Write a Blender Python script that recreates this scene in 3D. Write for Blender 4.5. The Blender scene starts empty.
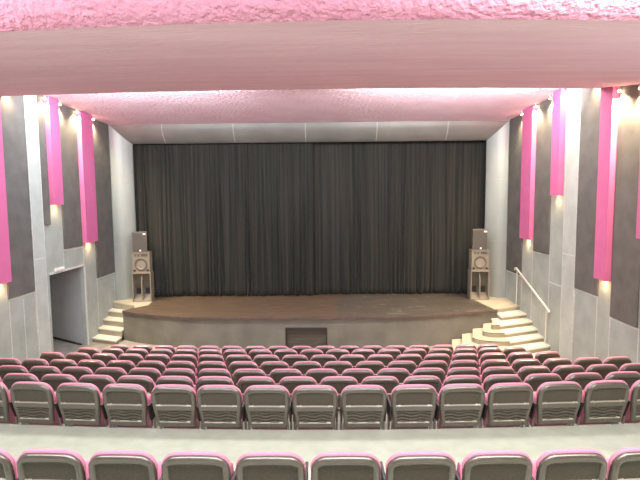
import bpy, bmesh, math, random
from mathutils import Matrix, Vector, noise
random.seed(7)
scene = bpy.context.scene
COL = scene.collection
R = math.radians

# ------------------------------------------------------------------ helpers
def lin(c):
    c = c / 255.0
    return c / 12.92 if c <= 0.04045 else ((c + 0.055) / 1.055) ** 2.4
def rgb(r, g, b):
    return (lin(r), lin(g), lin(b), 1.0)

def tag(o, label=None, cat=None, group=None, kind=None):
    if label: o['label'] = label
    if cat: o['category'] = cat
    if group: o['group'] = group
    if kind: o['kind'] = kind
    return o

def empty(name, loc=(0, 0, 0), rz=0.0):
    o = bpy.data.objects.new(name, None)
    o.location = loc; o.rotation_euler = (0, 0, rz)
    o.empty_display_size = 0.1
    COL.objects.link(o)
    return o

class MB:
    """collects shapes, builds them as one mesh object"""
    def __init__(s):
        s.v = []; s.f = []; s.m = []; s.sm = []
    def add(s, vs, fs, mi=0, smooth=False):
        b = len(s.v); s.v += [tuple(v) for v in vs]
        for f in fs:
            s.f.append(tuple(b + i for i in f)); s.m.append(mi); s.sm.append(smooth)
    def box(s, x0, x1, y0, y1, z0, z1, mi=0):
        vs = [(x, y, z) for z in (z0, z1) for y in (y0, y1) for x in (x0, x1)]
        s.add(vs, [(0, 2, 3, 1), (4, 5, 7, 6), (0, 1, 5, 4), (2, 6, 7, 3), (0, 4, 6, 2), (1, 3, 7, 5)], mi)
    def prism(s, pts, z0, z1, mi=0, top_mi=None):
        """pts: plan polygon, counter-clockwise"""
        n = len(pts)
        z0f = z0 if callable(z0) else (lambda p: z0)
        z1f = z1 if callable(z1) else (lambda p: z1)
        vs = [(p[0], p[1], z0f(p)) for p in pts] + [(p[0], p[1], z1f(p)) for p in pts]
        s.add(vs, [tuple(range(n - 1, -1, -1))], mi)
        s.add(vs, [tuple(range(n, 2 * n))], mi if top_mi is None else top_mi)
        s.add(vs, [(i, (i + 1) % n, n + (i + 1) % n, n + i) for i in range(n)], mi)
    def cyl(s, p0, p1, r0, r1=None, n=14, mi=0, caps=True, smooth=True):
        if r1 is None: r1 = r0
        p0 = Vector(p0); p1 = Vector(p1); d = (p1 - p0).normalized()
        a = d.orthogonal().normalized(); b = d.cross(a)
        vs = []
        for p, r in ((p0, r0), (p1, r1)):
            for i in range(n):
                t = 2 * math.pi * i / n
                vs.append(p + (a * math.cos(t) + b * math.sin(t)) * r)
        s.add(vs, [(i, (i + 1) % n, n + (i + 1) % n, n + i) for i in range(n)], mi, smooth)
        if caps:
            s.add(vs, [tuple(range(n - 1, -1, -1)), tuple(range(n, 2 * n))], mi)
    def tube(s, pts, r, n=12, mi=0):
        pts = [Vector(p) for p in pts]; vs = []
        up = None
        for k, p in enumerate(pts):
            d = (pts[min(k + 1, len(pts) - 1)] - pts[max(k - 1, 0)]).normalized()
            a = d.orthogonal().normalized() if up is None else (up - d * up.dot(d)).normalized()
            up = a; b = d.cross(a)
            for i in range(n):
                t = 2 * math.pi * i / n
                vs.append(p + (a * math.cos(t) + b * math.sin(t)) * r)
        fs = [(k * n + i, k * n + (i + 1) % n, (k + 1) * n + (i + 1) % n, (k + 1) * n + i) for k in range(len(pts) - 1) for i in range(n)]
        s.add(vs, fs, mi, True)
        m = len(pts) * n
        s.add(vs, [tuple(range(n - 1, -1, -1)), tuple(range(m - n, m))], mi)
    def lathe(s, c, axis, prof, n=28, mi=0):
        """prof: (radius, offset along axis)"""
        c = Vector(c); ax = Vector(axis).normalized(); a = ax.orthogonal().normalized(); b = ax.cross(a); vs = []
        for r, h in prof:
            for i in range(n):
                t = 2 * math.pi * i / n
                vs.append(c + ax * h + (a * math.cos(t) + b * math.sin(t)) * r)
        s.add(vs, [(k * n + i, k * n + (i + 1) % n, (k + 1) * n + (i + 1) % n, (k + 1) * n + i) for k in range(len(prof) - 1) for i in range(n)], mi, True)
    def grid(s, P, mi=0, smooth=True, flip=False):
        """P[row][col] points"""
        nr, nc = len(P), len(P[0])
        vs = [p for r in P for p in r]
        fs = []
        for i in range(nr - 1):
            for j in range(nc - 1):
                q = (i * nc + j, i * nc + j + 1, (i + 1) * nc + j + 1, (i + 1) * nc + j)
                fs.append(q[::-1] if flip else q)
        s.add(vs, fs, mi, smooth)
    def build(s, name, mats, parent=None, loc=None, bevel=0.0, seg=2, recalc=True):
        me = bpy.data.meshes.new(name)
        me.from_pydata([tuple(v) for v in s.v], [], s.f)
        if not isinstance(mats, (list, tuple)): mats = [mats]
        for m in mats: me.materials.append(m)
        for p, mi, sm in zip(me.polygons, s.m, s.sm):
            p.material_index = mi; p.use_smooth = sm
        me.validate()
        if recalc:
            bm = bmesh.new(); bm.from_mesh(me)
            bmesh.ops.recalc_face_normals(bm, faces=bm.faces)
            bm.to_mesh(me); bm.free()
        o = bpy.data.objects.new(name, me)
        COL.objects.link(o)
        if loc: o.location = loc
        if parent: o.parent = parent
        if bevel:
            md = o.modifiers.new('bevel', 'BEVEL'); md.width = bevel; md.segments = seg; md.limit_method = 'ANGLE'
        return o

def struct(o):
    o['kind'] = 'structure'
    return o

# ------------------------------------------------------------------ materials
def mat(name, col, rough=0.7, col2=None, nscale=4.0, bump=0.0, bscale=60.0, metal=0.0, spec=0.5, emis=None, estr=0.0, stretch=(1, 1, 1), detail=4.0, bdist=0.01):
    m = bpy.data.materials.new(name); m.use_nodes = True
    nt = m.node_tree; N = nt.nodes; L = nt.links
    bs = N['Principled BSDF']
    bs.inputs['Base Color'].default_value = col
    bs.inputs['Roughness'].default_value = rough
    bs.inputs['Metallic'].default_value = metal
    bs.inputs['Specular IOR Level'].default_value = spec
    tc = N.new('ShaderNodeTexCoord'); mp = N.new('ShaderNodeMapping'); mp.inputs['Scale'].default_value = stretch
    L.new(tc.outputs['Object'], mp.inputs['Vector'])
    if col2:
        no = N.new('ShaderNodeTexNoise'); no.inputs['Scale'].default_value = nscale; no.inputs['Detail'].default_value = detail
        L.new(mp.outputs[0], no.inputs['Vector'])
        rp = N.new('ShaderNodeValToRGB'); rp.color_ramp.elements[0].position = 0.35; rp.color_ramp.elements[1].position = 0.68
        rp.color_ramp.elements[0].color = col; rp.color_ramp.elements[1].color = col2
        L.new(no.outputs['Fac'], rp.inputs[0]); L.new(rp.outputs[0], bs.inputs['Base Color'])
    if bump:
        n2 = N.new('ShaderNodeTexNoise'); n2.inputs['Scale'].default_value = bscale; n2.inputs['Detail'].default_value = 5
        L.new(mp.outputs[0], n2.inputs['Vector'])
        bp = N.new('ShaderNodeBump'); bp.inputs['Strength'].default_value = bump; bp.inputs['Distance'].default_value = bdist
        L.new(n2.outputs['Fac'], bp.inputs['Height']); L.new(bp.outputs[0], bs.inputs['Normal'])
    if emis:
        bs.inputs['Emission Color'].default_value = emis; bs.inputs['Emission Strength'].default_value = estr
    return m

M = {}
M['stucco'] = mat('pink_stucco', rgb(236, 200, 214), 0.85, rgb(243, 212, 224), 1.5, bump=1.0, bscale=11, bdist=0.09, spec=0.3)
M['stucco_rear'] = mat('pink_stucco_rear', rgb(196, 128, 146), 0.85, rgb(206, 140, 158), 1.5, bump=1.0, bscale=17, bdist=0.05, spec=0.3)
M['plaster'] = mat('pink_plaster', rgb(246, 208, 222), 0.8, rgb(236, 194, 210), 1.3, bump=0.6, bscale=10, bdist=0.04, stretch=(0.5, 2.5, 1), spec=0.3)
M['greywall'] = mat('grey_wall_board', rgb(164, 173, 167), 0.5, rgb(146, 155, 149), 2.2, bump=0.08, bscale=12, spec=0.5, detail=8)
M['greywall2'] = mat('light_grey_board', rgb(184, 192, 187), 0.45, rgb(167, 175, 170), 2.5, spec=0.5, detail=8)
M['seam'] = mat('pale_joint', rgb(212, 214, 210), 0.5, rgb(190, 192, 188), 20)
M['seam2'] = mat('dull_joint', rgb(148, 148, 142), 0.5)
M['prosc'] = mat('brushed_grey_metal', rgb(148, 157, 153), 0.38, rgb(134, 143, 139), 1.2, metal=0.1, stretch=(1, 1, 0.4))
M['prosctop'] = mat('grey_metal_shaded', rgb(112, 112, 106), 0.45, rgb(100, 100, 95), 1.2, metal=0.2)  # darker copy for the top band, its downward-facing shade put into the colour
M['acoustic'] = mat('charcoal_fabric', rgb(96, 96, 93), 0.95, rgb(84, 84, 81), 3, bump=0.5, bscale=160, spec=0.1)
M['fin'] = mat('magenta_panel', rgb(200, 104, 150), 0.7, rgb(194, 97, 143), 3, bump=0.1, bscale=80, spec=0.2)
M['carpet'] = mat('hall_floor_grey', rgb(150, 145, 132), 0.6, rgb(130, 126, 116), 5, bump=0.05, bscale=90)
M['aisle'] = mat('aisle_linoleum', rgb(178, 187, 170), 0.45, rgb(168, 176, 159), 7, spec=0.4, detail=8)
M['concrete'] = mat('stage_front_render', rgb(116, 114, 103), 0.75, rgb(97, 95, 85), 1.6, bump=0.25, bscale=24, detail=10)
M['lip'] = mat('stage_edge_strip', rgb(92, 78, 70), 0.5, rgb(76, 64, 58), 6)
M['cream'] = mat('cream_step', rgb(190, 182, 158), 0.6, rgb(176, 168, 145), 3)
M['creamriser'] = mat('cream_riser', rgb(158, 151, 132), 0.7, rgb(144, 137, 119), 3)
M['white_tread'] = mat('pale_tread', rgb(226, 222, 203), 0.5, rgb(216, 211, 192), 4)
M['shell'] = mat('seat_shell_plastic', rgb(82, 75, 64), 0.30, rgb(76, 69, 59), 40, bump=0.04, bscale=220, spec=0.8)
M['shell'].node_tree.nodes['Principled BSDF'].inputs['Coat Weight'].default_value = 0.6
M['shell'].node_tree.nodes['Principled BSDF'].inputs['Metallic'].default_value = 0.25
M['shell'].node_tree.nodes['Principled BSDF'].inputs['Coat Roughness'].default_value = 0.26
M['shell'].node_tree.nodes['Principled BSDF'].inputs['Coat IOR'].default_value = 1.8
M['shellpanel'] = mat('seat_panel_grain', rgb(82, 76, 65), 0.6, rgb(70, 65, 55), 60, bump=0.15, bscale=300, spec=0.3)
M['ledge'] = mat('seat_ledge_painted_glint', rgb(158, 153, 136), 0.25, spec=1.0)  # pale tone paints the highlight line along the recess ledges
M['shelldark'] = mat('seat_dark_trim', rgb(42, 38, 38), 0.5)
M['pink'] = mat('pink_upholstery', rgb(213, 138, 163), 0.5, rgb(206, 128, 155), 60, bump=0.15, bscale=200, spec=0.4)
M['steel'] = mat('pale_steel', rgb(190, 190, 185), 0.35, metal=0.6)
M['black'] = mat('black_plastic', rgb(22, 22, 23), 0.5)
M['doorboard'] = mat('brown_board_door', rgb(80, 73, 62), 0.7, rgb(66, 60, 52), 3, stretch=(0.4, 1, 6))
M['darkframe'] = mat('dark_door_frame', rgb(38, 34, 32), 0.6)
M['spk'] = mat('beige_speaker_wood', rgb(130, 123, 106), 0.6, rgb(119, 112, 96), 5)
M['spkin'] = mat('speaker_inner', rgb(92, 86, 74), 0.7)
M['grille'] = mat('speaker_grille', rgb(74, 72, 66), 0.6, rgb(60, 58, 54), 90, bump=0.3, bscale=250)
M['cone'] = mat('speaker_cone', rgb(112, 107, 100), 0.5)
M['cap'] = mat('speaker_dust_cap', rgb(176, 172, 165), 0.3)  # pale all over, the cap's highlight is put into its colour
M['conedark'] = mat('speaker_surround', rgb(88, 84, 78), 0.6)
M['white'] = mat('white_plastic', rgb(235, 235, 232), 0.4)
M['alcove'] = mat('alcove_wall', rgb(232, 238, 238), 0.6, rgb(222, 228, 228), 2)
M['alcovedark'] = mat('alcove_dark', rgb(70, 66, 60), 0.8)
M['bulb'] = mat('warm_bulb', rgb(255, 236, 200), 0.5, emis=rgb(255, 226, 180), estr=90)
M['bulb2'] = mat('soft_bulb', rgb(255, 230, 190), 0.5, emis=rgb(255, 196, 120), estr=26)
M['rail'] = mat('white_rail', rgb(215, 213, 205), 0.35, metal=0.2)

# curtain cloth
def curtain_mat():
    m = bpy.data.materials.new('dark_green_velvet'); m.use_nodes = True
    nt = m.node_tree; N = nt.nodes; L = nt.links; bs = N['Principled BSDF']
    bs.inputs['Roughness'].default_value = 0.85
    bs.inputs['Sheen Weight'].default_value = 0.08
    bs.inputs['Specular IOR Level'].default_value = 0.2
    tc = N.new('ShaderNodeTexCoord'); mp = N.new('ShaderNodeMapping'); mp.inputs['Scale'].default_value = (9, 1, 0.12)
    no = N.new('ShaderNodeTexNoise'); no.inputs['Scale'].default_value = 1.6; no.inputs['Detail'].default_value = 6
    rp = N.new('ShaderNodeValToRGB')
    rp.color_ramp.elements[0].position = 0.3; rp.color_ramp.elements[0].color = rgb(15, 20, 18)
    rp.color_ramp.elements[1].position = 0.72; rp.color_ramp.elements[1].color = rgb(48, 48, 42)
    L.new(tc.outputs['Object'], mp.inputs[0]); L.new(mp.outputs[0], no.inputs[0]); L.new(no.outputs[0], rp.inputs[0]); L.new(rp.outputs[0], bs.inputs['Base Color'])
    return m
M['curtain'] = curtain_mat()

# painted / worn stage boards
def stage_mat(name, c0, c1, c2, scuff):
    m = bpy.data.materials.new(name); m.use_nodes = True
    nt = m.node_tree; N = nt.nodes; L = nt.links; bs = N['Principled BSDF']
    bs.inputs['Roughness'].default_value = 0.42
    tc = N.new('ShaderNodeTexCoord'); mp = N.new('ShaderNodeMapping'); mp.inputs['Scale'].default_value = (0.6, 3.0, 1)
    no = N.new('ShaderNodeTexNoise'); no.inputs['Scale'].default_value = 2.2; no.inputs['Detail'].default_value = 10; no.inputs['Roughness'].default_value = 0.65
    rp = N.new('ShaderNodeValToRGB'); e = rp.color_ramp.elements
    e[0].position = 0.3; e[0].color = c0; e[1].position = 0.52; e[1].color = c1
    x = e.new(0.7); x.color = c2
    L.new(tc.outputs['Object'], mp.inputs[0]); L.new(mp.outputs[0], no.inputs[0]); L.new(no.outputs[0], rp.inputs[0])
    # board joints
    br = N.new('ShaderNodeTexBrick'); br.inputs['Scale'].default_value = 1.0
    br.inputs['Color1'].default_value = (1, 1, 1, 1); br.inputs['Color2'].default_value = (0.88, 0.88, 0.88, 1); br.inputs['Mortar'].default_value = (0.45, 0.45, 0.45, 1)
    br.inputs['Mortar Size'].default_value = 0.008; br.inputs['Brick Width'].default_value = 2.4; br.inputs['Row Height'].default_value = 0.6
    L.new(tc.outputs['Object'], br.inputs[0])
    mx = N.new('ShaderNodeMix'); mx.data_type = 'RGBA'; mx.blend_type = 'MULTIPLY'; mx.inputs[0].default_value = 0.7
    L.new(rp.outputs[0], mx.inputs[6]); L.new(br.outputs[0], mx.inputs[7])
    # pale scuffs
    m2 = N.new('ShaderNodeMapping'); m2.inputs['Scale'].default_value = (1.5, 5, 1)
    n2 = N.new('ShaderNodeTexNoise'); n2.inputs['Scale'].default_value = 2.0; n2.inputs['Detail'].default_value = 3
    r2 = N.new('ShaderNodeValToRGB'); r2.color_ramp.elements[0].position = scuff; r2.color_ramp.elements[1].position = scuff + 0.03
    L.new(tc.outputs['Object'], m2.inputs[0]); L.new(m2.outputs[0], n2.inputs[0]); L.new(n2.outputs[0], r2.inputs[0])
    mx2 = N.new('ShaderNodeMix'); mx2.data_type = 'RGBA'
    L.new(r2.outputs[0], mx2.inputs[0]); L.new(mx.outputs[2], mx2.inputs[6]); mx2.inputs[7].default_value = rgb(170, 165, 152)
    L.new(mx2.outputs[2], bs.inputs['Base Color'])
    return m
M['boards'] = stage_mat('brown_stage_boards', rgb(70, 58, 45), rgb(90, 76, 60), rgb(114, 96, 76), 0.80)
M['boards2'] = stage_mat('grey_painted_boards', rgb(62, 58, 51), rgb(80, 75, 66), rgb(100, 93, 82), 0.67)

# ------------------------------------------------------------------ camera
cam_d = bpy.data.cameras.new('camera'); cam = bpy.data.objects.new('camera', cam_d); COL.objects.link(cam)
F = Vector((-0.01566482, 0.99616441, -0.08608766)); RT = Vector((0.99984923, 0.01496105, -0.00881416)); UP = Vector((0.00749239, 0.08621275, 0.99624858))
cam.matrix_world = Matrix(((RT.x, UP.x, -F.x, 0.602), (RT.y, UP.y, -F.y, 0.0), (RT.z, UP.z, -F.z, 4.2), (0, 0, 0, 1)))
cam_d.sensor_width = 36; cam_d.lens = 27.0; cam_d.clip_start = 0.05; cam_d.clip_end = 100
scene.camera = cam

W = 6.42          # half width of the hall
H = 0.90          # stage height

# ------------------------------------------------------------------ seat rows (cushion-top pixels were measured, then laid on arcs in plan)
ROWS = {  # name: (Y at middle, curvature, seat top z, floor z, first x, last x, count, extra left, extra right)
    'X': (3.29, 0.0109, 2.388, 1.60),
    'A': (5.12, 0.0112, 2.147, 1.367),
    'B': (6.13, 0.0088, 1.863, 1.083),
    'C': (7.14, 0.0080, 1.602, 0.822),
    'D': (8.10, 0.0071, 1.385, 0.605),
    'E': (9.03, 0.0073, 1.195, 0.415),
    'F': (9.96, 0.0070, 1.001, 0.221),
    'G': (10.91, 0.0064, 0.775, 0.0),
}
XS = {
    'X': [-1.98, -1.44, -0.9, -0.36, 0.18, 0.72, 1.26, 1.81, 2.35, 2.88],
    'A': [-3.32, -2.77, -2.22, -1.68, -1.12, -0.61, -0.08, 0.45, 0.99, 1.54, 2.07, 2.61, 3.16, 3.70, 4.24],
    'B': [-4.11, -3.57, -3.03, -2.5, -1.97, -1.44, -0.9, -0.35, 0.2, 0.74, 1.28, 1.83, 2.36, 2.89, 3.43, 3.98, 4.52, 5.06],
    'C': [-4.93, -4.39, -3.85, -3.32, -2.78, -2.24, -1.70, -1.15, -0.61, -0.05, 0.5, 1.05, 1.59, 2.13, 2.66, 3.2, 3.75, 4.29, 4.82, 5.35],
    'D': [-5.14, -4.62, -4.1, -3.58, -3.04, -2.5, -1.97, -1.42, -0.87, -0.33, 0.23, 0.77, 1.32, 1.87, 2.41, 2.94, 3.49, 4.03, 4.58, 5.12, 5.65],
    'E': [-4.87, -4.33, -3.8, -3.26, -2.73, -2.2, -1.67, -1.13, -0.59, -0.04, 0.51, 1.06, 1.6, 2.15, 2.69, 3.23, 3.78, 4.31, 4.84],
    'F': [-4.6, -4.06, -3.52, -2.98, -2.44, -1.92, -1.38, -0.84, -0.3, 0.25, 0.8, 1.34, 1.89, 2.43, 2.97, 3.5, 4.03, 4.56],
    'G': [-4.31, -3.77, -3.24, -2.71, -2.17, -1.63, -1.09, -0.55, -0.01, 0.53, 1.08, 1.62, 2.16, 2.70, 3.25, 3.79, 4.31],
}
CX = 0.5
XS = {k: [0.6 + (x - 0.6) * 1.010 for x in v] for k, v in XS.items()}
def arc(row, x):
    y0, c, _, _ = ROWS[row]
    return y0 + c * (x - CX) ** 2

# ------------------------------------------------------------------ floor tiers
def tier(name, front, back, z, m, zb=-0.3):
    n = 24
    xs = [-W + 2 * W * i / n for i in range(n + 1)]
    pts = [(x, back(x)) for x in xs] + [(x, front(x)) for x in reversed(xs)]
    b = MB(); b.prism(pts, zb, z)
    return struct(b.build(name, m))
order = ['A', 'B', 'C', 'D', 'E', 'F', 'G']
tier('floor', lambda x: arc('A', x) + 0.085, lambda x: 2.6, 1.60, M['aisle'])
for a, c in zip(order, order[1:]):
    tier('floor', (lambda c: lambda x: arc(c, x) + 0.22)(c), (lambda a: lambda x: arc(a, x) + (0.0851 if a == 'A' else 0.2201))(a), ROWS[a][3], M['carpet'])
b = MB()
b.box(-W, W, 11.0, 17.6, -0.3, 0.0)
n = 24
xs = [-W + 2 * W * i / n for i in range(n + 1)]
b.prism([(x, arc('G', x) + 0.2201) for x in xs] + [(W, 12), (-W, 12)], -0.3, -0.0005)
b.box(-9.4, -W, 11.8, 15.4, -0.3, 0.0)
struct(b.build('floor', M['carpet']))
b = MB()
for y0, y1, z in ((1.7, 2.6, 1.84), (0.8, 1.7, 2.08), (-0.2, 0.8, 2.32), (-3.0, -0.2, 2.56)):
    b.box(-W, W, y0, y1, -0.3, z)
struct(b.build('floor', M['aisle']))

# ------------------------------------------------------------------ side walls
CZ = lambda y: 6.80 if y < 12.3 else 6.80 - (y - 12.3) * 0.052      # ceiling height along the wall
DY0, DY1, DZ = 11.88, 13.58, 2.33
b = MB()
b.box(-W - 0.12, -W, -3, DY0, -0.3, 7.4); b.box(-W - 0.12, -W, DY1, 17.6, -0.3, 7.4); b.box(-W - 0.12, -W, DY0, DY1, DZ, 7.4)
struct(b.build('wall_left', M['greywall']))
b = MB(); b.box(W, W + 0.12, -3, 17.6, -0.3, 7.4)
struct(b.build('wall_right', M['greywall']))
b = MB(); b.box(-W - 0.12, W + 0.12, -3.12, -3, -0.3, 7.4)
struct(b.build('wall_back', M['greywall']))
b = MB(); b.box(-W - 0.12, W + 0.12, 17.6, 17.7, -0.3, 7.4)
struct(b.build('wall_front', M['alcovedark']))
# doorway passage on the left
b = MB()
b.prism([(-6.55, 13.60), (-9.1, 15.12), (-9.1, 15.22), (-6.50, 13.70)], -0.3, 2.9)
b.box(-9.2, -9.1, 11.78, 15.22, -0.3, 2.9)
struct(b.build('wall_passage', M['alcove']))
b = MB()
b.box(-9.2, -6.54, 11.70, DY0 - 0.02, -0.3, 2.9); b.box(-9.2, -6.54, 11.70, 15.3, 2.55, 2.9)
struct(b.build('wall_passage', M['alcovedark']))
b = MB()   # skirting of the passage wall
b.prism([(-6.62, 13.55), (-9.08, 15.02), (-9.08, 15.08), (-6.60, 13.62)], 0, 0.03)
struct(b.build('baseboard_passage', M['darkframe']))
b = MB()   # door surround
b.box(-W, -W + 0.02, DY1, DY1 + 0.07, 0, DZ + 0.05); b.box(-W, -W + 0.02, DY0 - 0.02, DY1 + 0.07, DZ, DZ + 0.05)
struct(b.build('trim_1', M['seam']))

def side(s, name):
    """everything fixed to one side wall, s=-1 left, s=1 right"""
    X = lambda d: s * (W - d)       # d = distance out from the wall
    def slab(b, y0, y1, z0, z1, d, mi=0):
        xa, xb = sorted((X(0.001), X(d))); b.box(xa, xb, y0, y1, z0, z1, mi)
    word = 'left' if s < 0 else 'right'
    # pilasters
    for y0, y1 in (((11.24, 11.70) if s < 0 else (11.24, 11.82)), (6.95, 7.45), (1.8, 2.4)):
        b = MB(); slab(b, y0, y1, -0.2, 6.9, 0.035)
        for z in (2.79, 5.82):
            slab(b, y0 - 0.001, y1 + 0.001, z, z + 0.03, 0.038, 1)
        slab(b, y0 - 0.012, y0 + 0.012, -0.2, 6.9, 0.039, 1); slab(b, y1 - 0.012, y1 + 0.012, -0.2, 6.9, 0.039, 1)
        struct(b.build('trim_2', [M['greywall2'], M['seam']]))
    # pale joints between the grey boards
    b = MB()
    vs = [(14.33, 1.82), (15.5, 1.8), (13.62, 2.9), (12.57, 2.9), (10.31, 2.05), (9.82, 1.72), (8.9, 1.72), (10.8, 1.95)][:8 if s < 0 else 7]
    for y, zt in vs:
        zb = 2.36 if (s < 0 and y in (12.57,)) else 0.0
        slab(b, y - 0.012, y + 0.012, zb, zt, 0.004)
    slab(b, 14.30, 15.55, 1.80, 1.83, 0.004)
    slab(b, 12.57, 13.62, 2.86 if s < 0 else 2.64, 2.89 if s < 0 else 2.67, 0.004)
    slab(b, 10.29, 11.2, 2.01, 2.04, 0.004)
    slab(b, 8.9, 9.8, 1.68, 1.71, 0.004)
    slab(b, 7.5, 8.38, 1.68, 1.71, 0.004)
    if s > 0:
        slab(b, 11.9, 12.57, 1.95, 1.98, 0.004)
    struct(b.build('trim_3', M['seam']))
    # acoustic panels
    P = [(14.33, 15.53, 1.85, 'wide charcoal acoustic panel beside the stage opening, {} wall'),
         (12.6, 13.55, 2.92 if s < 0 else 2.68, 'charcoal acoustic panel between the two pink fins nearest the stage, {} wall'),
         (11.715, 12.035, 3.60, 'narrow charcoal acoustic strip beside the shortest pink fin, {} wall'),
         (10.27, 11.225, 2.06, 'charcoal acoustic panel on the seating side of the light grey pilaster, {} wall'),
         (8.93, 9.79, 1.73, 'charcoal acoustic panel under the pink ceiling bulkhead, second from pilaster, {} wall')]
    if s > 0: P = [p for p in P if p[0] != 11.715]
    P.append((7.5, 8.38, 1.73, 'charcoal acoustic panel farthest from the stage, {} wall'))
    for y0, y1, zb, lb in P:
        if s < 0 and y1 < 9.0 or (y1 < 8.5): continue
        b = MB(); slab(b, y0, y1, zb, CZ(y1) - (0.0 if y0 > 11 else 0.0), 0.03)
        if y0 < 10.4:
            b = MB(); slab(b, y0, y1, zb, 6.45 - 0.136 * (10.4 - y0) + 0.1 if y0 < 10.2 else 6.9, 0.03)
        o = b.build('acoustic_panel', M['acoustic'], bevel=0.004)
        tag(o, lb.format(word), 'wall panel', 'charcoal acoustic panels on the side walls')
    # pink light fins: hollow boxes with a lamp in the foot
    FN = [(13.58, 14.25, 2.99, 'long pink light fin nearest the stage, {} wall'),
          (12.06 if s < 0 else 11.97, 12.48 if s < 0 else 12.38, 4.10 if s < 0 else 4.22, 'shortest pink light fin, high up the {} wall'),
          (9.82, 10.24, 2.46, 'longest pink light fin, beneath the pink bulkhead edge, {} wall')]
    if s > 0: FN.append((8.42, 8.90, 3.42, 'pink light fin cut by the photo edge, {} wall'))
    for y0, y1, zb, lb in FN:
        zt = CZ(y1) if y0 > 11 else (6.42 if y0 > 9.5 else 6.2)
        root = empty('light_fin', (s * W, (y0 + y1) / 2, zb)); d = 0.14; t = 0.012; hw = (y1 - y0) / 2; h = zt - zb
        b = MB()
        x0, x1 = 0.002, d
        def lb_box(bb, xa, xb, ya, yb, za, zb_, mi=0):
            q = sorted((-s * xa, -s * xb)); bb.box(q[0], q[1], ya, yb, za, zb_, mi)
        lb_box(b, x1 - t, x1, -hw, hw, 0, h); lb_box(b, x0, x1 - t, -hw, -hw + t, 0, h); lb_box(b, x0, x1 - t, hw - t, hw, 0, h)
        lb_box(b, x0, x1 - t, -hw + t, hw - t, 0.14, 0.16)
        b.build('fin_casing', M['fin'], root)
        b = MB(); lb_box(b, 0.025, 0.09, -0.09, 0.09, 0.03, 0.07)
        b.build('lamp', M['bulb2'], root)
        tag(root, lb.format(word), 'wall light', 'pink light fins on the side walls')
        ld = bpy.data.lights.new('fin_light', 'SPOT'); ld.energy = 22; ld.color = (1, 0.66, 0.32); ld.spot_size = R(165); ld.spot_blend = 0.9; ld.shadow_soft_size = 0.05
        lo = bpy.data.objects.new('fin_light', ld); COL.objects.link(lo); lo.parent = root; lo.location = (-s * 0.075, 0, 0.015); lo.rotation_euler = (0, s * R(8), 0)
    # little spotlights at the ceiling line
    SP = [(14.37, 'ceiling spotlight nearest the stage, {} wall', 1.0), (13.45, 'ceiling spotlight on the seating side of the long pink fin, {} wall', 1.0),
          (12.60, 'ceiling spotlight on the stage side of the shortest pink fin, {} wall', 1.0), (11.93, 'ceiling spotlight beside the pilaster top, {} wall', 0.5 if s < 0 else 0.25),
          (10.55, 'ceiling spotlight just beyond the bulkhead edge, {} wall', 0.5), (9.66, 'small spotlight under the pink bulkhead, {} wall', 1.6)]
    if s > 0: SP.append((9.02, 'spotlight under the pink bulkhead cut by the photo edge, {} wall', 1.2))
    for y, lb, k in SP:
        zc = CZ(y) if y > 10.6 else (6.40 if y > 10 else 6.45 - 0.136 * (10.4 - y) - 0.02)
        if 10.4 < y < 10.7: zc = 6.80
        zl = zc - 0.10
        root = empty('spotlight', (s * (W - 0.115), y, zc))
        b = MB(); b.cyl((0, 0, 0.0), (0, 0, -0.015), 0.03); b.cyl((0, 0, -0.015), (0, 0, -0.035), 0.009); b.build('mount', M['steel'], root)
        b = MB(); b.cyl((0, 0, -0.035), (s * 0.01, 0, -0.085), 0.022, 0.03, caps=True); b.build('lamp_can', M['steel'], root)
        b = MB(); b.lathe((s * 0.010, 0, -0.086), (0, 0, -1), [(0.028, 0), (0.03, 0.012), (0.022, 0.028), (0.001, 0.034)], n=14); b.build('bulb', M['bulb'], root)
        tag(root, lb.format(word), 'spotlight', 'small spotlights at the ceiling line')
        ld = bpy.data.lights.new('wall_spot', 'SPOT'); ld.energy = 480 * k; ld.color = (1, 0.76, 0.48); ld.spot_size = R(135); ld.spot_blend = 1.0; ld.shadow_soft_size = 0.03
        lo = bpy.data.objects.new('wall_spot', ld); COL.objects.link(lo); lo.parent = root; lo.location = (s * 0.012, 0, -0.13)
        lo.rotation_euler = (0, -s * R(2), 0)
side(-1, 'left'); side(1, 'right')

# white box above the doorway
o = MB(); o.box(-0.0, 0.06, -0.22, 0.22, 0, 0.075)
em = empty('sign_light_box', (-W, 12.28, DZ + 0.055))
o.build('diffuser', M['white'], em, bevel=0.012)
b = MB(); b.box(0, 0.045, -0.235, 0.235, 0.075, 0.09); b.build('cap', M['steel'], em)
tag(em, 'slim white light box mounted above the left doorway', 'light')

# ------------------------------------------------------------------ ceilings
def ceil_strip(name, prof, m, yoff=lambda x: 0.0, nx=32, thick=None):
    b = MB(); P = []
    for (y, z) in prof:
        P.append([(-W + 2 * W * i / nx, y + yoff(-W + 2 * W * i / nx), z) for i in range(nx + 1)])
    b.grid(P, smooth=False)
    return struct(b.build(name, m))
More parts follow.
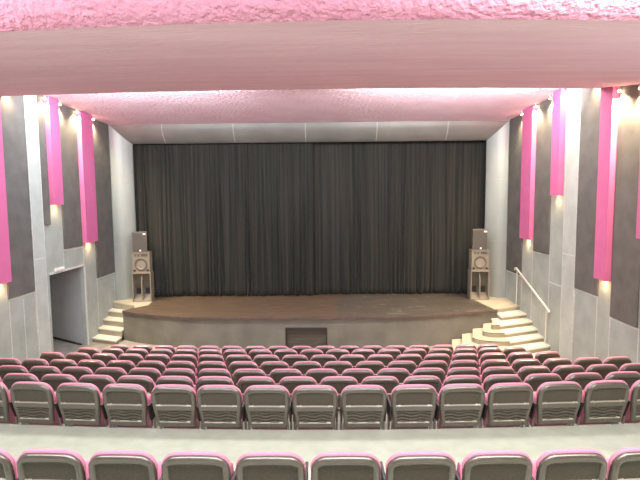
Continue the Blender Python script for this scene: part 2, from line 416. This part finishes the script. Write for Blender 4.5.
# stucco soffit between bulkhead and stage opening
b = MB()
b.box(-W, W, 9.5, 12.3, 6.80, 7.0)
P = [[(-W, 12.3, 6.80), (W, 12.3, 6.80)], [(-W, 15.62, 6.62), (W, 15.62, 6.62)]]
b.grid(P, smooth=False)
b.box(-W, W, 15.62, 17.6, 7.0, 7.1)
struct(b.build('ceiling', M['stucco']))
bow = lambda x: 0.0075 * (x - 0.3) ** 2
prof = [(10.13, 6.80), (10.13, 6.45)]
N_ = 10
for i in range(1, N_ + 1):
    t = i / N_
    prof.append((10.13 + (3.62 - 10.13) * t, 6.45 + (5.49 - 6.45) * t))
P_ = prof[:]
b = MB()
nx = 32
bow2 = lambda x: 0.02 * (x - 0.75) ** 2
def rowpts(y, z, k=1.0): return [(X_, y + k * bow(X_) + (1 - k) * bow2(X_), z) for X_ in [-W + 2 * W * i / nx for i in range(nx + 1)]]
b.grid([rowpts(y, z, max(0.0, min(1.0, (y - 3.62) / 6.5))) for y, z in P_], smooth=False)
struct(b.build('ceiling_bulkhead', M['plaster']))
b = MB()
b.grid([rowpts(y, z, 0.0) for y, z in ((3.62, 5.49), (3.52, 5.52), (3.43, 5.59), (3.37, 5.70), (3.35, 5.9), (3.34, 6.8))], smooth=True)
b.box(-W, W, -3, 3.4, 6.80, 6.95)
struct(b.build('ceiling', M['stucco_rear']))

# ------------------------------------------------------------------ stage opening surround
prof = [(0.0, 15.60), (0.10, 15.61), (0.22, 15.64), (0.34, 15.70), (0.44, 15.78), (0.52, 15.87), (0.58, 15.96), (0.60, 16.0), (0.57, 16.04)]
b = MB()
for s in (-1, 1):
    ring = []
    P = []
    for d, y in prof:
        x = s * (W - d)
        zt = 6.64 - d
        P.append([(x, y, z) for z in (H, 1.2, zt)])
    b.grid(P, smooth=True)
PT = len(b.f)
P = []
for d, y in prof:
    P.append([(-(W - d), y, 6.64 - d), (W - d, y, 6.64 - d)])
b.grid(P, mi=1, smooth=True)
o = b.build('wall_proscenium', [M['prosc'], M['prosctop']], recalc=True); struct(o)
b = MB()
def pr(d):
    for (d0, y0), (d1, y1) in zip(prof, prof[1:]):
        if d <= d1: return y0 + (y1 - y0) * (d - d0) / (d1 - d0)
    return prof[-1][1]
ds = [0.02, 0.1, 0.22, 0.34, 0.44, 0.52, 0.58]
for s in (-1, 1):
    for z in (2.75, 4.75):
        b.grid([[(s * (W - d), pr(d) - 0.003, z), (s * (W - d), pr(d) - 0.003, z + 0.035)] for d in ds], smooth=True)
for x in (-4.72, -2.42, -0.1, 2.2, 4.46):
    b.grid([[(x, pr(d) - 0.003, 6.64 - d), (x + 0.03, pr(d) - 0.003, 6.64 - d)] for d in ds], smooth=True)
struct(b.build('trim_4', M['seam2']))

# ------------------------------------------------------------------ curtains
def curtain(x0, x1, seed, label, ybase):
    rnd = random.Random(seed)
    nx = int((x1 - x0) / 0.018); nz = 26
    P = []
    folds = []
    x = x0
    while x < x1:
        w = rnd.uniform(0.14, 0.46) if rnd.random() < 0.7 else rnd.uniform(0.06, 0.12); folds.append((x, w, rnd.uniform(0.4, 1.0), rnd.uniform(-0.05, 0.05))); x += w
    def fold(x, t):   # t: 0 bottom .. 1 top
        for (fx, w, a, dr) in folds:
            if fx <= x < fx + w:
                u = (x - fx) / w
                sh = math.sin(math.pi * u) ** 0.7
                return -a * sh
        return 0.0
    for j in range(nz + 1):
        t = j / nz
        z = H + 0.015 + (6.32 - H) * t
        row = []
        for i in range(nx + 1):
            x = x0 + (x1 - x0) * i / nx
            wob = 0.05 * (1 - t) * noise.noise(Vector((x * 1.7, t * 1.5, seed)))
            amp = 0.06 + 0.11 * (1 - t) ** 1.3
            y = ybase + amp * fold(min(max(x + wob * 1.5 * min(1, (x - x0) * 4) * min(1, (x1 - x) * 4), x0), x1 - 1e-4), t) + 0.09 * (1 - t) * noise.noise(Vector((x * 0.9, 0.3 * t, seed + 5.0)))
            y += 0.012 * noise.noise(Vector((x * 14, t * 2, seed)))
            zz = z
            if j == 0: zz = H + 0.012 + 0.03 * max(0, noise.noise(Vector((x * 1.3, 7, seed))))
            row.append((x, y, zz))
        P.append(row)
    b = MB(); b.grid(P, smooth=True)
    o = b.build('stage_curtain', M['curtain'], recalc=False)
    md = o.modifiers.new('thickness', 'SOLIDIFY'); md.thickness = 0.006
    tag(o, label, 'curtain', 'dark stage curtains')
    return o
curtain(-6.3, 0.12, 3, 'dark green-black pleated stage curtain, half hanging over brown boards', 16.22)
curtain(0.0, 6.3, 11, 'dark brown-black pleated stage curtain, half hanging over grey boards', 16.43)
b = MB(); b.box(-6.3, 6.3, 16.10, 16.5, 6.34, 6.4)
o = b.build('curtain_rail', M['black']); tag(o, 'black curtain track above the stage curtains', 'curtain rail')

# ------------------------------------------------------------------ stage
st = empty('stage', (0, 13.2, 0))
front = [(-5.56, 14.08), (-5.1, 13.83), (-4.55, 13.60), (-4.05, 13.42), (-3.55, 13.30), (-2.9, 13.24), (-2.2, 13.21), (-1.1, 13.19), (0, 13.18), (1.1, 13.19), (2.2, 13.21), (2.9, 13.27),
         (3.55, 13.37), (4.05, 13.48), (4.55, 13.62), (5.1, 13.76), (5.56, 13.92)]
oy = 13.2
def off(p, dy): return (p[0], p[1] + dy - oy)
top_z0, top_z1 = H - 0.05, H
fl = [p for p in front if p[0] <= 0] + [(0.88, 13.187)]
frr = [(0.88, 13.187)] + [p for p in front if p[0] > 1]
b = MB(); b.prism([off(p, 0) for p in [(-5.52, 14.15)] + fl[1:]] + [off((0.88, 17.5), 0), off((-5.2, 17.5), 0), off((-5.2, 14.9), 0)], top_z0, top_z1)
b.build('brown_floorboards', M['boards'], st)['label'] = 'worn brown stage boards'
b = MB(); b.prism([off(p, 0) for p in frr[:-1]] + [off((5.52, 13.98), 0), off((5.3, 15.4), 0), off((5.3, 17.5), 0), off((0.88, 17.5), 0)], top_z0, top_z1)
b.build('grey_floorboards', M['boards2'], st)['label'] = 'dark grey scuffed stage boards'
# lip strip along the front edge
b = MB(); outer = [(p[0], p[1] - 0.045) for p in front]; inner = [(p[0], p[1] + 0.05) for p in reversed(front)]
b.prism([off(p, 0) for p in outer + inner], H - 0.075, H + 0.006)
b.build('edge_strip', M['lip'], st)
# front wall with the hatch opening
HX0, HX1, HZ = -0.60, 0.575, 0.60
pts = [p for p in front]
def wall_seg(b, a, c, z0, z1):
    b.prism([off(a, 0), off(c, 0), off((c[0], c[1] + 0.15), 0), off((a[0], a[1] + 0.15), 0)], z0, z1)
b = MB()
ps = [p for p in front if p[0] <= -1.1] + [(HX0, 13.185)]
for a, c in zip(ps, ps[1:]): wall_seg(b, a, c, 0, H - 0.05)
wall_seg(b, (HX0, 13.185), (HX1, 13.185), HZ, H - 0.05)
ps = [(HX1, 13.185)] + [p for p in front if p[0] >= 1.1]
for a, c in zip(ps, ps[1:]): wall_seg(b, a, c, 0, H - 0.05)
b.box(-5.56, -5.41, 14.08 - oy, 17.3 - oy, 0, H - 0.05); b.box(5.41, 5.56, 13.92 - oy, 17.3 - oy, 0, H - 0.05)
b.build('front_wall', M['concrete'], st)
tag(st, 'wide raised stage with bowed concrete front and worn timber floor', 'stage')
# hatch under the stage
hd = empty('hatch_door', (0, 13.185, 0))
b = MB(); b.box(HX0, HX0 + 0.035, -0.012, 0.10, 0, HZ); b.box(HX1 - 0.035, HX1, -0.012, 0.10, 0, HZ); b.box(HX0 + 0.035, HX1 - 0.035, -0.012, 0.10, HZ - 0.075, HZ)
b.build('frame', M['darkframe'], hd)
b = MB()
for i in range(5):
    z = 0.02 + i * 0.1
    b.box(HX0 + 0.037, HX1 - 0.037, 0.05, 0.08, z, z + 0.094)
b.build('door_panel', M['doorboard'], hd, bevel=0.004)
tag(hd, 'low dark brown hatch door in the middle of the stage front', 'hatch')

# ------------------------------------------------------------------ steps and landings
def stairs(s, name, data, label, curved):
    root = empty(name, (s * 6.0, 13.8, 0))
    ox, oy_ = s * 6.0, 13.8
    def Q(pts):
        q = [(s * x - ox, y - oy_) for x, y in pts]
        if s < 0: q.reverse()
        return q
    # landing
    zl, yl = data[0]
    ly = 0.42
    if s > 0: land = [(5.50, yl - 0.42), (6.42, yl), (6.42, 15.6), (5.7, 15.9), (5.32, 15.9), (5.32, 15.3), (5.50, 14.05)]
    else: land = [(5.35, 14.42), (5.50, yl - 0.50), (6.42, yl), (6.42, 15.6), (5.7, 15.9), (5.22, 15.9), (5.05, 14.8)]
    b = MB(); b.prism(Q(land), 0.0, zl - 0.03, 0)
    b.build('riser', M['creamriser'], root)
    b = MB(); b.prism(Q(land), zl - 0.03, zl + (0.004))
    b.build('landing', M['cream'], root)
    prev = yl
    for k, (z, yw) in enumerate(data[1:]):
        inner_x = 5.36 if curved else 5.57
        yi = yw - 0.38 * (W - inner_x) - (0.02 if curved else 0.0)
        # straight block, right back to the landing
        back = yl + 0.2
        if not curved or k == 0:
            blk = [(5.57, yw - 0.38 * (W - 5.57)), (W, yw), (W, back), (5.57, back)]
            ext = blk
        else:
            lx = {1: 5.14, 2: 4.84, 3: 4.50, 4: 4.16, 5: 3.85}[k]
            ey = {1: 13.10, 2: 12.92, 3: 12.72, 4: 12.5, 5: 12.3}[k]
            blk = [(inner_x, yi), (W, yw), (W, back), (inner_x, back)]
            # front edge: sweeps from inner_x,yi around to the stage face
            c = []
            n = 9
            p0 = (inner_x, yi + 0.02); p1 = ((lx + inner_x) / 2 - 0.1, yi - 0.02); p2 = (lx + 0.02, (yi + ey) / 2 - 0.02); p3 = (lx, ey + 0.05)
            for i in range(n + 1):
                t = i / n
                c.append(tuple((1 - t) ** 3 * a + 3 * (1 - t) ** 2 * t * b_ + 3 * (1 - t) * t * t * c_ + t ** 3 * d_ for a, b_, c_, d_ in zip(p0, p1, p2, p3)))
            endy = 13.92 - (5.56 - lx) * 0.33 - 0.0
            end = (lx + 0.27, endy + 0.06)
            ext = list(reversed(c)) + [(5.57, yi + 0.02 if False else max(yi + 0.04, 0)), (5.57, 13.90), (5.50, 13.88), end]
            ext = list(reversed(c)) + [(5.40, yi + 0.03), (5.40, 13.84), end]
        stp = empty('step', (0, 0, 0)); stp.parent = root
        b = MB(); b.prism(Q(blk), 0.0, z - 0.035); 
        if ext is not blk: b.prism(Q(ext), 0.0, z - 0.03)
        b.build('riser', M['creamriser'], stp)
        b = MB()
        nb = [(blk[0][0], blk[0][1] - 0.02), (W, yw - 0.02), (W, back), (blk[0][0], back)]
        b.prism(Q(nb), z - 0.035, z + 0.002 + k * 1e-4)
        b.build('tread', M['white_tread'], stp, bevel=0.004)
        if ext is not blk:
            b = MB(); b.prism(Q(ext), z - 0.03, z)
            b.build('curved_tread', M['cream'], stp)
            b = MB()
            cc = list(reversed(c))
            q = [(p[0], p[1] - 0.006) for p in cc] + [(p[0] + 0.004, p[1] + 0.012) for p in reversed(cc)]
            b.prism(Q(q), z - 0.016, z + 0.002); b.build('nosing', M['lip'], stp)
    tag(root, label, 'steps', 'steps up to the stage')
    return root
stairs(-1, 'stage_steps', [(0.90, 15.30), (0.70, 14.98), (0.51, 14.62), (0.32, 14.28), (0.13, 13.88)], 'cream straight stage steps beside the dark doorway', False)
stairs(1, 'stage_steps', [(0.90, 14.42), (0.78, 13.93), (0.66, 13.52), (0.54, 13.15), (0.42, 12.78), (0.30, 12.40)][:6] + [(0.17, 12.02)], 'cream stage steps with rounded treads and a white handrail', True)

# handrail on the right
hr = empty('handrail', (6.35, 13.6, 0))
b = MB()
xr = 0.0
pts = [(xr, 12.36 - 13.6, 1.20), (xr, 12.41 - 13.6, 1.24), (xr, 14.50 - 13.6, 2.00), (xr, 14.60 - 13.6, 2.035), (xr, 14.68 - 13.6, 2.02), (xr, 14.70 - 13.6, 1.96)]
b.tube(pts, 0.028); b.build('rail', M['rail'], hr)
for y, z0, z1 in ((14.52, 0.904, 2.0), (12.52, 0.302, 1.27)):
    b = MB(); b.cyl((xr, y - 13.6, z0), (xr, y - 13.6, z1), 0.019); b.cyl((xr, y - 13.6, z0), (xr, y - 13.6, z0 + 0.012), 0.04); b.build('post', M['rail'], hr)
tag(hr, 'sloping white metal handrail along the stage steps', 'handrail')

# ------------------------------------------------------------------ loudspeakers
def circle_cone(root, c, r, parent_name='woofer'):
    b = MB()
    b.lathe(c, (0, -1, 0), [(r, 0.0), (r, 0.012), (r * 0.93, 0.016), (r * 0.9, 0.004)], mi=1)
    b.lathe(c, (0, -1, 0), [(r * 0.9, 0.004), (r * 0.84, 0.014), (r * 0.78, 0.002)], mi=1)
    b.lathe(c, (0, -1, 0), [(r * 0.78, 0.002), (r * 0.35, -0.07)], mi=0)
    b.lathe(c, (0, -1, 0), [(r * 0.36, -0.068), (r * 0.3, -0.045), (r * 0.17, -0.03), (0.001, -0.025)], mi=2)
    return b.build(parent_name, [M['cone'], M['conedark'], M['cap']], root, recalc=False)
def speakers(s, x, y, rz, where):
    # bass cabinet with open scoop
    w, h, d = 0.59, 0.945, 0.42
    c1 = empty('bass_cabinet', (x, y, H + 0.006), rz)
    t = 0.032
    b = MB()
    b.box(-w / 2, -w / 2 + t, 0, d, 0, h); b.box(w / 2 - t, w / 2, 0, d, 0, h); b.box(-w / 2 + t, w / 2 - t, 0, d, 0, t); b.box(-w / 2 + t, w / 2 - t, 0, d, h - t, h)
    b.box(-w / 2 + t, w / 2 - t, d - 0.02, d, t, h - t)
    b.build('cabinet_body', M['spk'], c1, bevel=0.004)
    b = MB()
    b.add([(-w / 2 + t, 0.30, t), (w / 2 - t, 0.30, t), (w / 2 - t, 0.30, 0.36), (-w / 2 + t, 0.30, 0.36)], [(0, 1, 2, 3)], 1)
    b.add([(-w / 2 + t, 0.30, 0.36), (w / 2 - t, 0.30, 0.36), (w / 2 - t, 0.12, h - t), (-w / 2 + t, 0.12, h - t)], [(0, 1, 2, 3)], 0)
    b.add([(-w / 2 + t, 0.02, t), (w / 2 - t, 0.02, t), (w / 2 - t, 0.29, 0.20), (-w / 2 + t, 0.29, 0.20)], [(0, 1, 2, 3)], 2)
    b.build('horn_baffle', [M['spkin'], M['conedark'], M['spk']], c1)
    b = MB()
    for q in (-0.14, 0.14):
        b.box(q - 0.09, q + 0.09, 0.285, 0.298, 0.22, 0.44)
    b.build('port', M['black'], c1)
    b = MB(); b.add([(-0.014, 0.0, t), (0.014, 0.0, t), (0.014, 0.28, t), (-0.014, 0.28, t), (-0.014, 0.0, 0.62), (0.014, 0.0, 0.62), (0.014, 0.14, h - t), (-0.014, 0.14, h - t)],
                    [(0, 3, 2, 1), (4, 5, 6, 7), (0, 1, 5, 4), (1, 2, 6, 5), (2, 3, 7, 6), (3, 0, 4, 7)])
    b.build('divider', M['spk'], c1)
    tag(c1, 'beige open-fronted bass speaker cabinet, bottom of the %s stack' % where, 'speaker', 'stage loudspeakers')
    # mid cabinet
    w2, h2, d2 = 0.55, 0.67, 0.38
    c2 = empty('loudspeaker', (x, y, H + 0.006 + h), rz); 
    b = MB()
    yo = 0.015
    b.box(-w2 / 2, w2 / 2, yo + 0.02, yo + d2, 0, h2)
    b.box(-w2 / 2, -w2 / 2 + 0.025, yo, yo + 0.02, 0, h2); b.box(w2 / 2 - 0.025, w2 / 2, yo, yo + 0.02, 0, h2); b.box(-w2 / 2 + 0.025, w2 / 2 - 0.025, yo, yo + 0.02, 0, 0.022); b.box(-w2 / 2 + 0.025, w2 / 2 - 0.025, yo, yo + 0.02, h2 - 0.025, h2)
    b.build('cabinet_body', M['spk'], c2, bevel=0.003)
    circle_cone(c2, (0, yo + 0.005, 0.275), 0.20)
    for q in (-0.205, 0.205):
        b = MB(); b.box(q - 0.033, q + 0.033, yo + 0.008, yo + 0.021, 0.045, 0.11); b.build('port', M['black'], c2)
    for (a, c_) in ((-0.20, -0.135), (-0.11, -0.03), (0.01, 0.21)):
        b = MB(); b.box(a, c_, yo + 0.008, yo + 0.021, 0.535, 0.615); b.build('horn', M['conedark'] if a < 0 else M['grille'], c2)
    tag(c2, 'beige loudspeaker with big round woofer, middle of the %s stack' % where, 'speaker', 'stage loudspeakers')
    # top cabinet, trapezoid in plan
    w3, h3, d3 = 0.46, 0.65, 0.36
    c3 = empty('loudspeaker', (x - (0.02), y, H + 0.006 + h + h2), rz + (0.02))
    b = MB(); yo = 0.02
    b.prism([(-w3 / 2, yo), (w3 / 2, yo), (w3 / 2 - 0.07, yo + d3), (-w3 / 2 + 0.07, yo + d3)], 0, h3)
    b.build('cabinet_body', M['spkin'], c3, bevel=0.006)
    b = MB(); b.box(-w3 / 2 + 0.02, w3 / 2 - 0.02, yo - 0.012, yo, 0.02, h3 - 0.02); b.build('grille', M['grille'], c3, bevel=0.005)
    b = MB(); b.box(w3 / 2 - 0.115, w3 / 2 - 0.025, yo - 0.018, yo - 0.0125, h3 - 0.085, h3 - 0.035); b.build('label_plate', M['white'], c3)
    b = MB(); b.box(-0.005, 0.045, yo - 0.018, yo - 0.0125, 0.03, 0.085); b.build('badge', M['white'], c3)
    tag(c3, 'small dark-grilled loudspeaker, top of the %s stack' % where, 'speaker', 'stage loudspeakers')
speakers(-1, -5.44, 15.30, R(7), 'doorway-side')
speakers(1, 5.48, 15.28, R(-3), 'handrail-side')

# ------------------------------------------------------------------ theatre seat
SH = 0.78      # top of the pad above the row floor
TILT = 0.18    # lean of the back (y per z)
def yb(z): return 0.02 + (SH - z) * TILT    # rear surface of the shell
def top_outline(x, w, zt, r=0.085, arch=0.016):
    z = zt - arch * (x / w) ** 2
    e = abs(x) - (w - r)
    if e > 0:
        e = min(e, r)
        z -= r * (1 - math.sqrt(max(0.0, 1 - (e / r) ** 2))) 
    return z
def sm(t): t = max(0.0, min(1.0, t)); return t * t * (3 - 2 * t)
def shell_mesh(detail=True):
    b = MB()
    NU = 46; NV = 64
    z0 = 0.272
    us = [math.sin(math.pi / 2 * (-1 + 2 * i / NU)) * 0.35 + (-1 + 2 * i / NU) * 0.65 for i in range(NU + 1)]
    def wd(z): return 0.218 + (0.252 - 0.218) * sm((z - z0) / 0.30)
    rows = []
    for j in range(NV + 1):
        v = j / NV
        v = v + 0.0
        row = []
        for u in us:
            ztp = top_outline(u * 0.252, 0.252, SH - 0.014, r=0.11, arch=0.012)
            z = z0 + (ztp - z0) * v
            w = wd(z); x = u * w
            e = min(w - abs(x), (ztp - z) * 1.0 + 0.0, (z - z0) + 0.016)
            r = 0.034 + 0.014 * sm((z - 0.6) / 0.1)
            bulge = r * (1 - math.sqrt(max(0.0, 1 - (1 - min(e, r) / r) ** 2)))   # 0 inside, r at the rim
            d = 0.0
            # upper recess
            ins = 0.040
            su = sm((w - ins - abs(x)) / 0.012) * sm((z - 0.535) / 0.006) * sm((ztp - 0.055 - z) / 0.02)
            d += 0.020 * su
            # lower recess with waves
            sl = sm((w - ins - abs(x)) / 0.010) * sm((z - 0.327) / 0.006) * sm((0.478 - z) / 0.012)
            wave = 0.5 + 0.5 * math.cos(2 * math.pi * (z - 0.327 + 0.011 * math.sin(2 * math.pi * x / 0.21 + 2.2)) / 0.040)
            d += sl * (0.020 - 0.015 * wave)
            y = yb(z) + bulge + d
            row.append((x, y, z))
        rows.append(row)
    b.grid(rows, smooth=True, flip=False)
    for k, f in enumerate(b.f):
        c = [sum(b.v[i][a] for i in f) / 4 for a in range(3)]
        zt_ = top_outline(c[0], 0.252, SH - 0.014, r=0.11, arch=0.012)
        w_ = wd(c[2])
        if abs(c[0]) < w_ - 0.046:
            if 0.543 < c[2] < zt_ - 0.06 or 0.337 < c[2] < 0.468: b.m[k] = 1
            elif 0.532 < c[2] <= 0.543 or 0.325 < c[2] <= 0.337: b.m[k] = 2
    # front side of the shell
    back = [[(p[0], yb(p[2]) + 0.045, p[2]) for p in (r[0], r[-1])] for r in rows]
    b.grid([[ (p[0], p[1] + 0.0, p[2]) for p in r] for r in [[(q[0], yb(q[2]) + 0.042, q[2]) for q in rr] for rr in rows[::8]]], smooth=True, flip=True)
    return b
def cushion_mesh():
    """pink pad wrapped round the front of the shell: a lofted rounded slab"""
    b = MB(); z0 = 0.29; N = 40
    def outline(w, zt, wb):
        pts = []
        for i in range(N + 1):
            u = math.sin(math.pi / 2 * (-1 + 2 * i / N))
            x = u * w
            pts.append((x, top_outline(x, w, zt, r=0.115, arch=0.012)))
        L = [(-wb, z0)] + [(-wb - (w - wb) * t, z0 + (pts[0][1] - z0) * t) for t in (0.25, 0.5, 0.75)]
        Rr = [(wb + (w - wb) * t, z0 + (pts[-1][1] - z0) * t) for t in (0.75, 0.5, 0.25)] + [(wb, z0)]
        return L + pts + Rr
    layers = [(0.238, SH - 0.030, 0.200, 0.034), (0.249, SH - 0.010, 0.209, 0.038), (0.254, SH - 0.002, 0.213, 0.046), (0.255, SH, 0.214, 0.058), (0.252, SH - 0.004, 0.212, 0.070), (0.243, SH - 0.014, 0.203, 0.082), (0.20, SH - 0.05, 0.17, 0.090)]
    rings = []
    for w, zt, wb, dy in layers:
        rings.append([(x, yb(z) + dy, z) for x, z in outline(w, zt, wb)])
    b.grid(rings, smooth=True)
    last = rings[-1]; b.add(last, [tuple(range(len(last)))], smooth=False)
    first = rings[0]; b.add(first, [tuple(range(len(first) - 1, -1, -1))], smooth=False)
    # underside
    n = len(first)
    us = [[r[0] for r in rings], [r[-1] for r in rings]]
    b.grid([[a, c] for a, c in zip(*us)], smooth=False)
    return b

def rbox(b, x0, x1, y0, y1, z0, z1, mi=0): b.box(x0, x1, y0, y1, z0, z1, mi)

def make_seat():
    root = empty('theatre_seat')
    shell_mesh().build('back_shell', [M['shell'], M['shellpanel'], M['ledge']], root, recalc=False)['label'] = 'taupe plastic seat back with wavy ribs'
    cushion_mesh().build('back_cushion', M['pink'], root)['label'] = 'pink upholstered back pad'
    # folded-up seat
    b = MB()
    P = []
    for (y, z, w) in ((0.30, 0.24, 0.19), (0.32, 0.19, 0.205), (0.38, 0.19, 0.21), (0.405, 0.36, 0.215), (0.40, 0.45, 0.22), (0.375, 0.56, 0.215), (0.36, 0.585, 0.21), (0.335, 0.575, 0.205), (0.32, 0.52, 0.21), (0.31, 0.43, 0.205)):
        P.append([(x * w, y - 0.045, z - 0.02) for x in (-1, -0.97, -0.9, -0.5, 0, 0.5, 0.9, 0.97, 1)])
    P.append(P[0])
    b.grid(P, smooth=True)
    n = len(P)
    b.add([r[0] for r in P[:-1]], [tuple(range(n - 1))]); b.add([r[-1] for r in P[:-1]], [tuple(range(n - 1))])
    b.build('seat_cushion', M['pink'], root)
    b = MB(); b.box(-0.19, 0.19, 0.362, 0.378, 0.24, 0.50); b.build('seat_pan', M['shell'], root, bevel=0.008)
    # arm panels with armrest, legs
    for s in (-1, 1):
        x = s * 0.2455
        b = MB(); b.add([(x - 0.008, 0.20, 0.30), (x + 0.010, 0.20, 0.30), (x + 0.010, 0.42, 0.30), (x - 0.010, 0.42, 0.30), (x - 0.010, 0.13, 0.485), (x + 0.010, 0.13, 0.485), (x + 0.010, 0.44, 0.485), (x - 0.010, 0.44, 0.485)],
                        [(0, 3, 2, 1), (4, 5, 6, 7), (0, 1, 5, 4), (1, 2, 6, 5), (2, 3, 7, 6), (3, 0, 4, 7)])
        b.build('arm_panel', M['shelldark'], root)
        b = MB(); b.box(x - 0.012, x + 0.012, 0.115, 0.43, 0.485, 0.51); b.build('armrest', M['shelldark'], root, bevel=0.006)
        b = MB(); b.box(x - 0.012, x + 0.012, 0.30, 0.34, 0.0, 0.30); b.box(x - 0.0115, x + 0.0115, 0.232, 0.45, 0.0, 0.02)
        b.cyl((s * 0.235, 0.255, 0.0), (s * 0.215, 0.235, 0.30), 0.010)
        b.build('leg', M['steel'], root)
    return root

ORD = ['first', 'second', 'third', 'fourth', 'fifth', 'sixth', 'seventh', 'eighth', 'ninth', 'tenth', 'eleventh', 'twelfth', 'thirteenth', 'fourteenth', 'fifteenth', 'sixteenth', 'seventeenth',
       'eighteenth', 'nineteenth', 'twentieth', 'twenty-first', 'twenty-second', 'twenty-third']
ROWNAME = {'X': ('nearest row at the photo bottom', 'seats in the nearest row before the cross aisle'),
           'A': ('row just beyond the cross aisle', 'seats in the row just beyond the cross aisle'),
           'B': ('second row beyond the cross aisle', 'seats in the second row beyond the cross aisle'),
           'C': ('third row beyond the cross aisle', 'seats in the third row beyond the cross aisle'),
           'D': ('fourth row beyond the cross aisle', 'seats in the fourth row beyond the cross aisle'),
           'E': ('third row back from the stage', 'seats in the third row back from the stage'),
           'F': ('second row back from the stage', 'seats in the second row back from the stage'),
           'G': ('row closest to the stage', 'seats in the row closest to the stage')}
proto = make_seat()
parts = list(proto.children)
first = True
screw_mesh = None
for r in ('X', 'A', 'B', 'C', 'D', 'E', 'F', 'G'):
    y0, c, zt, zf = ROWS[r]
    for i, x in enumerate(XS[r]):
        if first:
            o = proto
        else:
            o = proto.copy(); COL.objects.link(o)
            for p in parts:
                q = p.copy(); COL.objects.link(q); q.parent = o
        first = False
        o.location = (x, arc(r, x) - 0.055, zf + 0.001)
        o.rotation_euler = (0, 0, math.atan(2 * c * (x - CX)))
        rn, gp = ROWNAME[r]
        o['label'] = 'pink-edged tip-up seat, %s from the left in the %s' % (ORD[i], rn)
        o['category'] = 'theatre seat'; o['group'] = gp
        if r == 'X':
            for s in (-1, 1):
                if screw_mesh is None:
                    b = MB(); zc = 0.70; b.cyl((0, yb(zc) + 0.016, zc), (0, yb(zc) + 0.009, zc), 0.006, n=10)
                    sc_ = b.build('screw', M['black'], o); screw_mesh = sc_.data
                else:
                    sc_ = bpy.data.objects.new('screw', screw_mesh); COL.objects.link(sc_); sc_.parent = o
                sc_.location = (s * 0.145, 0, 0)

# ------------------------------------------------------------------ lights
def area(name, loc, rot, size, energy, col=(1, 1, 1), sy=None, spread=None):
    d = bpy.data.lights.new(name, 'AREA'); d.energy = energy; d.color = col; d.size = size
    if sy: d.shape = 'RECTANGLE'; d.size_y = sy
    if spread: d.spread = spread
    o = bpy.data.objects.new(name, d); COL.objects.link(o); o.location = loc; o.rotation_euler = rot
    return o
# lamps in the rear ceiling recess, above the photographer
area('recess_lamp', (-3.0, 1.5, 6.5), (0, 0, 0), 5.8, 200, (0.97, 0.98, 1), 1.1, spread=R(110))
area('recess_lamp', (3.0, 1.5, 6.5), (0, 0, 0), 5.8, 250, (1, 0.97, 0.93), 1.1, spread=R(110))
area('recess_glow', (-2.9, 2.6, 5.85), (R(100), 0, 0), 1.0, 75, (1, 0.98, 0.99), 0.25)
area('recess_glow', (2.9, 2.5, 5.85), (R(100), 0, 0), 1.5, 110, (1, 0.98, 0.95), 0.3)
# added fill lights, aimed up to brighten the bulkhead underside and right side
area('rear_fill', (5.4, 1.6, 4.5), (R(112), 0, R(8)), 1.0, 42, (1, 0.98, 0.93), 0.5, spread=R(100))
area('rear_fill', (0, -1.6, 4.9), (R(104), 0, 0), 8.0, 170, (0.86, 0.95, 1.05), 0.5, spread=R(90))
# lamps behind the bulkhead, over the front rows
area('front_lamp', (-3.4, 11.0, 6.74), (R(8), 0, 0), 5.0, 230, (0.80, 1.0, 1.10), 0.4)
area('front_lamp', (3.4, 11.0, 6.74), (R(8), 0, 0), 5.0, 225, (1, 0.95, 0.84), 0.4)
area('cove_glow', (-3.8, 10.8, 6.5), (R(125), 0, 0), 4.4, 190, (1, 0.96, 1), 0.15)
area('cove_glow', (3.7, 10.8, 6.5), (R(125), 0, 0), 4.6, 270, (1, 0.97, 0.97), 0.15)
# added fill over the seats; the bulkhead has no fixture here
area('seat_fill', (0, 6.1, 5.7), (0, 0, 0), 9.0, 190, (1, 0.98, 0.94), 0.5)
w = bpy.data.worlds.new('world'); scene.world = w; w.use_nodes = True
w.node_tree.nodes['Background'].inputs[0].default_value = (1, 0.96, 0.94, 1); w.node_tree.nodes['Background'].inputs[1].default_value = 0.3

scene.view_settings.view_transform = 'Standard'
scene.view_settings.exposure = 0.25
scene.view_settings.gamma = 1.08
scene.cycles.use_denoising = True
scene.cycles.max_bounces = 8
scene.cycles.diffuse_bounces = 4
scene.cycles.sample_clamp_indirect = 6
